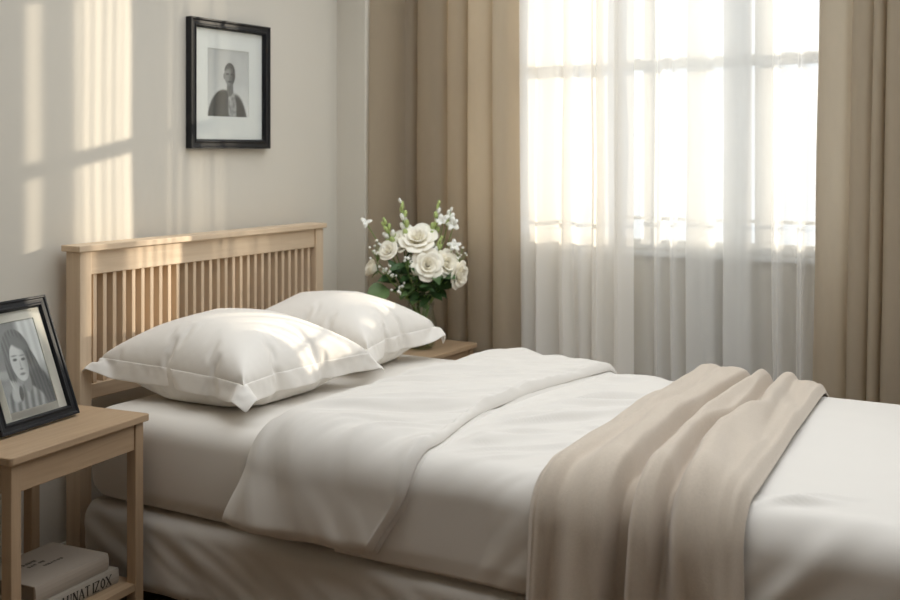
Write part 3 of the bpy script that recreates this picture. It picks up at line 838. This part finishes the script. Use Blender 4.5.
# easel leg: from the back of the frame down to the tabletop
bm = bmesh.new(); add_box(bm, -0.035, 0.035, 0.0, 0.006, 0, 0.27)
ez = bm_obj('easel_stand', bm, M['black'], pf, bevel=0.001)
ez.location = (0, 0.118, 0.046); ez.rotation_euler = (math.radians(26), 0, 0)

# ================================================================== BOOKS
GL = {'A': [((0, 0), (.5, 1), .07), ((.5, 1), (1, 0), .16), ((.22, .36), (.78, .36), .06)],
      'S': [((.9, .82), (.6, 1), .08), ((.6, 1), (.2, .9), .1), ((.2, .9), (.2, .65), .14), ((.2, .65), (.8, .38), .16), ((.8, .38), (.8, .12), .14), ((.8, .12), (.45, 0), .1), ((.45, 0), (.1, .16), .08)],
      'U': [((.15, 1), (.15, .25), .16), ((.15, .25), (.5, 0), .12), ((.5, 0), (.85, .25), .08), ((.85, .25), (.85, 1), .08)],
      'N': [((.1, 0), (.1, 1), .07), ((.1, 1), (.9, 0), .17), ((.9, 0), (.9, 1), .07)],
      'T': [((0, 1), (1, 1), .08), ((.5, 0), (.5, 1), .16)],
      'Z': [((.05, 1), (.95, 1), .08), ((.95, 1), (.05, 0), .15), ((.05, 0), (.95, 0), .08)],
      'I': [((.5, 0), (.5, 1), .17)],
      'O': [((.5, 1), (.12, .7), .12), ((.12, .7), (.12, .3), .16), ((.12, .3), (.5, 0), .12), ((.5, 0), (.88, .3), .12), ((.88, .3), (.88, .7), .16), ((.88, .7), (.5, 1), .12)],
      'X': [((0, 1), (1, 0), .17), ((0, 0), (1, 1), .07)]}
SERIF = {'A': [(0, 0), (1, 0)], 'U': [(.15, 1), (.85, 1)], 'N': [(.1, 0), (.1, 1), (.9, 1)], 'T': [(.5, 0)], 'I': [(.5, 0), (.5, 1)], 'X': [(0, 0), (1, 0), (0, 1), (1, 1)]}
def lettering(name, text, hgt, adv, parent, depth=0.0006):
    """serif capitals in local XZ plane, baseline at 0, starting at x=0; front towards -Y"""
    bm = bmesh.new(); x0 = 0.0; wd = adv * 0.78
    def stroke(p, q, t):
        p = Vector((x0 + p[0] * wd, 0, p[1] * hgt)); q = Vector((x0 + q[0] * wd, 0, q[1] * hgt))
        d = (q - p).normalized(); n_ = Vector((-d.z, 0, d.x)) * t * hgt * 0.5; e = d * 0.02 * hgt
        vs = [bm.verts.new(v) for v in (p - n_ - e, q - n_ + e, q + n_ + e, p + n_ - e)]
        vf = [bm.verts.new(v.co + Vector((0, -depth, 0))) for v in vs]
        bm.faces.new(vf)
        for i in range(4): bm.faces.new((vs[i], vs[(i + 1) % 4], vf[(i + 1) % 4], vf[i]))
    for ch in text:
        if ch == ' ': x0 += adv * 0.6; continue
        for p, q, t in GL[ch]: stroke(p, q, t)
        for (sx, sz) in SERIF.get(ch, ()): stroke((sx - .16, sz), (sx + .16, sz), .07)
        x0 += adv * (0.62 if ch == 'I' else 1.0)
    return bm_obj(name, bm, M['ink'], parent)

def book(loc, rz, ln, wd, th, mat, label):
    """spine along local Y at x=0 facing +X; fore edge at x=-wd; origin under the front right end of the spine"""
    r = empty('book', loc, rz); tag(r, label, 'book', 'books on the nightstand shelf')
    c = 0.003
    bm = bmesh.new()
    add_box(bm, -wd, 0, -ln, 0, 0, c); add_box(bm, -wd, 0, -ln, 0, th - c, th)
    # rounded spine
    pts = [(-0.004, 0), (0.001, 0.002), (0.0035, th * 0.25), (0.0045, th * 0.5), (0.0035, th * 0.75), (0.001, th - 0.002), (-0.004, th)]
    va = [bm.verts.new((x, -ln, z)) for x, z in pts]; vb = [bm.verts.new((x, 0, z)) for x, z in pts]
    for i in range(len(pts) - 1): bm.faces.new((va[i], vb[i], vb[i + 1], va[i + 1]))
    bm.faces.new(va); bm.faces.new(vb[::-1]); bm.faces.new((va[0], va[-1], vb[-1], vb[0]))
    cov = bm_obj('cover', bm, mat, r)
    box('pages', (-wd + 0.005, -0.005, -ln + 0.005, -0.005, c, th - c), M['pages'], r)
    return cov
bk_rz = math.radians(5)
b1 = book((0.425, 2.500, 0.1045), bk_rz, 0.33, 0.24, 0.047, M['book2'], 'grey book with large dark capitals on its spine, lowest on the nightstand shelf')
sp = lettering('spine_title', 'ASAUNATIZOX', 0.030, 0.0250, b1); sp.rotation_euler = (0, 0, PI / 2); sp.location = (0.0048, -0.298, 0.008)
b2 = book((0.412, 2.470, 0.152), bk_rz, 0.30, 0.235, 0.052, M['book'], 'thick beige book with small cover lettering, lying on top of the grey book')
def cover_text(y0, x, text, hgt, adv):
    t = lettering('cover_title', text, hgt, adv, b2)
    t.matrix_local = Matrix.Translation((x, y0, 0.0524)) @ Matrix.Rotation(PI / 2, 4, 'Z') @ Matrix.Rotation(-PI / 2, 4, 'X')
cover_text(-0.255, -0.150, 'TANOSAUN', 0.013, 0.014); cover_text(-0.200, -0.125, 'SAT ON', 0.011, 0.012); cover_text(-0.165, -0.095, 'UNATOS', 0.010, 0.013)

# ================================================================== FLOWERS
VX, VY, VZ = 0.435, 4.30, 0.567
vase = empty('vase', (VX, VY, VZ)); tag(vase, 'clear glass vase of white flowers standing on the far nightstand', 'vase')
prof_v = [(0.0, 0.004), (0.045, 0.004), (0.060, 0.02), (0.071, 0.07), (0.070, 0.11), (0.058, 0.155), (0.052, 0.185), (0.058, 0.212)]
prof_o = [(r + 0.003 if r > 0 else 0, max(z - 0.004, 0)) for r, z in prof_v]
lathe_obj('vase_body', prof_o + prof_v[::-1], M['vase'], vase, 40)
lathe_obj('water', [(0.0, 0.006), (0.044, 0.006), (0.058, 0.021), (0.0695, 0.07), (0.0688, 0.10), (0.0, 0.10)], M['water'], vase, 40)
MOUTH = Vector((VX, VY, VZ + 0.185))
def bq(px, py, dd):
    """a spot in the bouquet: px right, py up of the vase mouth in real metres/220, dd metres towards the room"""
    return Vector((VX, VY, VZ)) + Vector(RGT) * (px * 0.00455) + Vector((0, 0, (py + 17) * 0.00455)) - Vector(FWD) * dd

def frame_from(d, spin=0.0):
    d = Vector(d).normalized()
    q = d.to_track_quat('Z', 'Y')
    return q.to_matrix() @ Matrix.Rotation(spin, 3, 'Z')

def stem_mesh(name, tip, mat, parent, r=0.0025, foot_r=0.035, seed=0):
    rnd = random.Random(seed)
    a = rnd.uniform(0, 2 * PI); b = a + PI + rnd.uniform(-0.6, 0.6)
    foot_ = Vector((VX + foot_r * math.cos(b), VY + foot_r * math.sin(b), VZ + 0.012))
    md = Vector((VX + 0.03 * math.cos(a), VY + 0.03 * math.sin(a), VZ + 0.19))
    dirv = Vector((tip.x - VX, tip.y - VY, 0)); 
    if dirv.length > 1e-4:
        dirv = dirv.normalized() * min(0.038, dirv.length)
        md = Vector((VX + dirv.x, VY + dirv.y, VZ + 0.192)); foot_ = Vector((VX - dirv.x * 0.8, VY - dirv.y * 0.8, VZ + 0.012))
    c = catmull([foot_, md, md.lerp(tip, 0.55) + Vector((0, 0, 0.012)), tip], 5)
    bm = bmesh.new(); add_tube(bm, [Vector(p) for p in c], r, 6)
    return bm_obj(name, bm, mat, parent)

def petal_patch(bm, R, rad, length, width, open_, curl, phase, mi=0):
    """one cupped petal growing from the centre of the frame R (3x3) around axis Z"""
    nu, nv = 6, 6; g = []
    for i in range(nu):
        t = i / (nu - 1); row = []
        ww = width * (math.sin(PI * min(t * 0.72 + 0.14, 1)) ** 0.8)
        for j in range(nv):
            s = (j / (nv - 1) - 0.5) * 2
            z = length * t * math.cos(open_) - 0.10 * length * s * s * t
            rr = rad * (0.25 + 0.75 * min(1, t * 2.2)) + length * t * math.sin(open_) + curl * max(0, t - 0.6) ** 2 * length * 3
            z -= curl * max(0, t - 0.65) ** 2 * length * 1.6
            an = phase + s * ww / max(rr, 0.006)
            row.append((rr * math.cos(an), rr * math.sin(an), z))
        g.append(row)
    vs = [[bm.verts.new(R @ Vector(p)) for p in row] for row in g]
    for i in range(nu - 1):
        for j in range(nv - 1):
            f = bm.faces.new((vs[i][j], vs[i + 1][j], vs[i + 1][j + 1], vs[i][j + 1])); f.smooth = True; f.material_index = mi

def rose(px, py, dd, size, face, label, openness=1.0, seed=0):
    tip = bq(px, py, dd)
    r = empty('rose', tip); tag(r, label, 'flower', 'white roses in the vase')
    d = (Vector(face)).normalized()
    R = frame_from(d, seed)
    bm = bmesh.new(); rnd = random.Random(seed)
    lay = [(3, 0.06, 0.86, 0.0, 0.0), (3, 0.13, 0.90, 0.04, 0.03), (4, 0.22, 0.92, 0.10, 0.10), (5, 0.33, 0.92, 0.20, 0.30), (5, 0.43, 0.88, 0.34, 0.6), (6, 0.52, 0.80, 0.52, 0.9)]
    for k, (n_, ra, ln, op, cu) in enumerate(lay):
        for q in range(n_):
            petal_patch(bm, R, ra * size * 0.75, ln * size * rnd.uniform(0.95, 1.05), size * (0.24 + 0.13 * k), op * openness, cu * openness,
                        2 * PI * q / n_ + k * 0.7 + rnd.uniform(-0.12, 0.12))
    for v in bm.verts: v.co = v.co - (R @ Vector((0, 0, size * 0.45)))
    o = bm_obj('bloom', bm, M['petal'], r)
    md = o.modifiers.new('thick', 'SOLIDIFY'); md.thickness = 0.0012
    md = o.modifiers.new('sub', 'SUBSURF'); md.levels = 1; md.render_levels = 1
    base = tip - (R @ Vector((0, 0, size * 0.45)))
    s = stem_mesh('stem', base, M['stem'], r, 0.0032, seed=seed); s.location = -tip
    bm = bmesh.new()
    for q in range(5):
        petal_patch(bm, R, size * 0.14, size * 0.5, size * 0.12, 1.0, 0.6, 2 * PI * q / 5)
    for v in bm.verts: v.co = v.co - (R @ Vector((0, 0, size * 0.5)))
    bm_obj('sepals', bm, M['leaf2'], r)
    return r
CAMV = Vector((-FWD[0], -FWD[1], 0)); RV = Vector(RGT); UP = Vector((0, 0, 1))
def fc(r_, u_, c_): return RV * r_ + UP * u_ + CAMV * c_
# bouquet spots: right (px from the vase axis), height above the nightstand top (px)
rose(-3, 94, 0.05, 0.076, fc(-0.05, 0.75, 0.65), 'largest white rose, top centre of the bouquet', 1.15, 1)
rose(7, 69, 0.11, 0.066, fc(0.15, 0.25, 0.95), 'white rose facing forward, just below the largest rose', 1.1, 2)
rose(25, 69, 0.06, 0.062, fc(0.6, 0.2, 0.75), 'white rose tucked against the right of the forward facing rose', 1.0, 3)
rose(38, 58, 0.07, 0.058, fc(0.8, -0.15, 0.55), 'white rose lowest on the right of the bouquet', 1.1, 4)
rose(-20, 90, 0.03, 0.060, fc(-0.35, 0.6, 0.6), 'smaller white rose left of the largest rose', 1.0, 5)
rose(-32, 82, 0.06, 0.048, fc(-0.4, 0.5, 0.8), 'small white rose low on the left, above the large leaf', 0.9, 6)
rose(-48, 64, 0.05, 0.056, fc(-0.75, 0.35, 0.4), 'half open white rose leaning out at the far left of the bouquet', 0.45, 7)

def spike(tip_px, tip_py, dd, n_b, label, seed, white=0.3, spread=5.0, ln=0.16):
    tip = bq(tip_px, tip_py, dd)
    r = empty('flower_spike', tip); tag(r, label, 'flower', 'upright flower spikes in the vase')
    s = stem_mesh('stem', tip, M['stem'], r, 0.0022, seed=seed); s.location = -tip
    rnd = random.Random(seed); bm = bmesh.new()
    axis = (tip - MOUTH).normalized()
    for k in range(n_b):
        t = k / max(1, n_b - 1)
        p = -axis * ln * t
        an = k * 2.4 + seed
        side = (RV * math.cos(an) + CAMV * math.sin(an)) * (0.004 + 0.012 * t) * spread / 5
        rot = frame_from(axis + side * 30)
        rr = 0.0085 + 0.0075 * t
        fb = bmesh.new(); add_ball(fb, p + side, rr, 0, (0.85, 0.85, 1.5), rot, 8, 6)
        bm_obj('bud', fb, M['bud'] if rnd.random() > white else M['petal2'], r)
    bm.free()
    return r
spike(-20, 131, 0.02, 11, 'tall green and white flower spike standing at the top left of the bouquet', 3, 0.35, 5, 0.15)
spike(18, 129, 0.01, 9, 'tall green flower spike standing at the top right of the bouquet', 8, 0.2, 4, 0.15)
spike(-37, 112, 0.03, 12, 'short bushy flower spike leaning left with white tips', 5, 0.55, 9, 0.12)
spike(20, 95, 0.09, 7, 'short green flower bud spike between the roses, right of the largest rose', 12, 0.1, 3, 0.09)
spike(30, 122, 0.00, 4, 'thin spike with small white buds at the right of the tall green spike', 14, 0.9, 5, 0.05)

def blossom(px, py, dd, size, label, seed, n_p=8):
    tip = bq(px, py, dd)
    r = empty('stock_blossom', tip); tag(r, label, 'flower', 'small white blossoms in the vase')
    bm = bmesh.new(); rnd = random.Random(seed)
    R = frame_from(fc(rnd.uniform(-.5, .5), 0.5, 0.8), seed)
    for q in range(n_p):
        petal_patch(bm, R, size * 0.15, size * 0.8, size * 0.4, rnd.uniform(0.3, 1.3), 0.7, 2 * PI * q / n_p * 1.6)
    o = bm_obj('petals', bm, M['petal2'], r); md = o.modifiers.new('thick', 'SOLIDIFY'); md.thickness = 0.001
    s = stem_mesh('stem', tip, M['stem'], r, 0.002, seed=seed); s.location = -tip
blossom(22, 110, 0.03, 0.036, 'small white blossom on a stem above the right roses, inner of two', 31)
blossom(33, 107, 0.03, 0.036, 'small white blossom on a stem above the right roses, outer of two', 32)
blossom(33, 86, 0.04, 0.030, 'small white blossom nestled behind the right hand roses', 33)
blossom(-55, 109, 0.01, 0.026, 'single white bud on a thin stem reaching out at the upper left', 34, 5)

def babys_breath(px, py, dd, label, seed, n=16, spread=0.04):
    tip = bq(px, py, dd)
    r = empty('babys_breath', tip); tag(r, label, 'flower', "sprigs of tiny white flowers in the vase")
    s = stem_mesh('stem', tip - Vector((0, 0, 0.05)), M['stem'], r, 0.0016, seed=seed); s.location = -tip
    rnd = random.Random(seed); bm = bmesh.new(); b2_ = bmesh.new()
    for k in range(n):
        p = Vector((rnd.gauss(0, spread * 0.5), rnd.gauss(0, spread * 0.5), rnd.gauss(0, spread * 0.5)))
        fb = bmesh.new(); add_ball(fb, p, rnd.uniform(0.004, 0.0075), 0, seg=7, ring=5); bm_obj('floret', fb, M['petal2'], r)
        add_tube(b2_, [Vector((0, 0, -0.05)), p * 0.5 + Vector((0, 0, -0.02)), p], 0.0008, 4)
    bm.free(); bm_obj('twigs', b2_, M['stem'], r)
babys_breath(-30, 64, 0.10, 'sprig of tiny white flowers below the left small rose', 41)
babys_breath(-20, 47, 0.11, 'sprig of tiny white flowers hanging low at the front left', 42, 12, 0.03)
babys_breath(-43, 82, 0.05, 'sprig of tiny white flowers at the left edge above the leaning rose', 43, 20)
babys_breath(38, 78, 0.02, 'sprig of tiny white flowers behind the rose at the right edge', 44, 14, 0.035)
babys_breath(-12, 73, 0.12, 'sprig of tiny white flowers left of the forward facing rose', 45, 9, 0.03)

def leaf_patch(bm, base, d, up, ln, wd, bend):
    d = Vector(d).normalized(); up = Vector(up).normalized(); sd = d.cross(up).normalized(); up = sd.cross(d)
    nu = 8; L_ = []; C_ = []; R_ = []
    for i in range(nu):
        t = i / (nu - 1)
        w_ = wd * math.sin(PI * t ** 0.8) ** 0.9 * 0.5 if 0 < t < 1 else 0.0004
        c = base + d * ln * t + up * (-bend * ln * t * t)
        L_.append(bm.verts.new(c + sd * w_ + up * w_ * 0.3)); C_.append(bm.verts.new(c)); R_.append(bm.verts.new(c - sd * w_ + up * w_ * 0.3))
    for i in range(nu - 1):
        for a, b in ((L_, C_), (C_, R_)):
            f = bm.faces.new((a[i], a[i + 1], b[i + 1], b[i])); f.smooth = True
def leaf_sprig(px, py, dd, leaves, label, seed, mat, ln=0.075, wd=0.04):
    tip = bq(px, py, dd)
    r = empty('leaf_sprig', tip); tag(r, label, 'foliage', 'green leaf sprigs in the vase')
    s = stem_mesh('stem', tip, M['stem'], r, 0.002, seed=seed); s.location = -tip
    rnd = random.Random(seed)
    axis = (tip - MOUTH).normalized()
    for k in range(leaves):
        bm = bmesh.new()
        t = k / max(1, leaves)
        base = -axis * 0.13 * t
        d = axis * 0.5 + RV * rnd.uniform(-1, 1) + CAMV * rnd.uniform(-0.2, 0.9) + UP * rnd.uniform(-0.7, 0.5)
        leaf_patch(bm, base, d, CAMV * 0.7 + UP * 0.7, ln * rnd.uniform(0.8, 1.2), wd * rnd.uniform(0.8, 1.2), rnd.uniform(0, 0.5))
        bm_obj('leaf', bm, mat, r)
leaf_sprig(-15, 68, 0.07, 9, 'dark leaves filling the left middle of the bouquet under the roses', 51, M['leaf'])
leaf_sprig(5, 60, 0.06, 9, 'dark leaves at the centre of the bouquet below the forward facing rose', 52, M['leaf'])
leaf_sprig(24, 56, 0.07, 9, 'dark glossy leaves at the lower right of the bouquet', 53, M['leaf'])
leaf_sprig(-30, 58, 0.05, 6, 'dark leaves at the lower left of the bouquet', 54, M['leaf'])
leaf_sprig(12, 78, 0.00, 9, 'dark leaves behind the roses at the back of the bouquet', 55, M['leaf'])
leaf_sprig(-4, 58, 0.11, 7, 'dark leaves at the front of the bouquet just above the vase rim', 61, M['leaf'], 0.07, 0.045)
leaf_sprig(33, 60, 0.03, 7, 'dark leaves behind the lowest right rose', 62, M['leaf'], 0.07, 0.045)
leaf_sprig(-24, 62, 0.08, 7, 'dark leaves in front of the stems, between the left sprigs of tiny flowers', 63, M['leaf'], 0.065, 0.04)
leaf_sprig(14, 56, 0.10, 7, 'broad dark leaves under the forward facing rose, over the vase', 64, M['leaf'], 0.075, 0.05)
leaf_sprig(-8, 50, 0.08, 6, 'mid green leaves hanging over the vase rim', 56, M['leaf2'], 0.08, 0.035)
leaf_sprig(-10, 80, 0.0, 8, 'dark leaves rising behind the small left roses', 58, M['leaf'])
leaf_sprig(-31, 44, 0.07, 2, 'broad dull green leaf drooping at the lower left beneath the leaning rose', 57, M['leaf2'], 0.12, 0.09)

# ================================================================== LIGHT
w = bpy.data.worlds.new('sky'); SC.world = w; w.use_nodes = True
bg = w.node_tree.nodes['Background']
bg.inputs['Strength'].default_value = 1.0
_N, _L = w.node_tree.nodes, w.node_tree.links
_tc = _N.new('ShaderNodeTexCoord'); _sx = _N.new('ShaderNodeSeparateXYZ'); _L.new(_tc.outputs['Generated'], _sx.inputs[0])
_cr = _N.new('ShaderNodeMapRange'); _cr.data_type = 'FLOAT_VECTOR'
_cv = _N.new('ShaderNodeCombineXYZ')
for k in range(3): _L.new(_sx.outputs['Z'], _cv.inputs[k])
_cr.inputs[7].default_value = (0.05, 0.05, 0.05); _cr.inputs[8].default_value = (0.75, 0.75, 0.75)
_cr.inputs[9].default_value = (1.18, 1.22, 1.25); _cr.inputs[10].default_value = (2.40, 2.42, 2.45)
_L.new(_cv.outputs[0], _cr.inputs[6]); _L.new(_cr.outputs[1], bg.inputs['Color'])
sun = bpy.data.lights.new('sun', 'SUN'); sun.energy = 9.5; sun.color = (1.0, 0.86, 0.68); sun.angle = math.radians(0.55)
so = bpy.data.objects.new('sun', sun); COL.objects.link(so)
sd = Vector((-1.0, -1.3, -0.159 * math.hypot(1.0, 1.3)))
so.rotation_euler = sd.to_track_quat('-Z', 'Y').to_euler(); so.location = (3, 7, 3)
pt = bpy.data.lights.new('window_portal', 'AREA'); pt.shape = 'RECTANGLE'; pt.size = WX1 - WX0; pt.size_y = WZ1 - WZ0
pt.cycles.is_portal = True
po = bpy.data.objects.new('window_portal', pt); COL.objects.link(po)
po.location = ((WX0 + WX1) / 2, WALL_Y + 0.12, (WZ0 + WZ1) / 2); po.rotation_euler = (-PI / 2, 0, 0)

pt2 = bpy.data.lights.new('roof_portal', 'AREA'); pt2.shape = 'RECTANGLE'; pt2.size = SKX1 - SKX0; pt2.size_y = SKY1 - SKY0
pt2.cycles.is_portal = True
po2 = bpy.data.objects.new('roof_portal', pt2); COL.objects.link(po2)
po2.location = ((SKX0 + SKX1) / 2, (SKY0 + SKY1) / 2, CEIL + 0.09)

# ================================================================== CAMERA
cd = bpy.data.cameras.new('camera'); co = bpy.data.objects.new('camera', cd); COL.objects.link(co)
cd.sensor_width = 36; cd.lens = F / 900 * 36; cd.shift_y = -150 / 900
cd.clip_start = 0.05
co.location = CAM; co.rotation_euler = (PI / 2, 0, YAW)
cd.dof.use_dof = True; cd.dof.focus_distance = 3.6; cd.dof.aperture_fstop = 2.8
SC.camera = co

SC.view_settings.view_transform = 'Standard'; SC.view_settings.look = 'None'
SC.view_settings.gamma = 1.0; SC.view_settings.use_curve_mapping = False
SC.view_settings.exposure = 0.0
cy = SC.cycles
cy.use_denoising = True
cy.max_bounces = 14; cy.diffuse_bounces = 8; cy.transparent_max_bounces = 24; cy.transmission_bounces = 8
cy.sample_clamp_indirect = 8.0
cy.caustics_reflective = False; cy.caustics_refractive = False
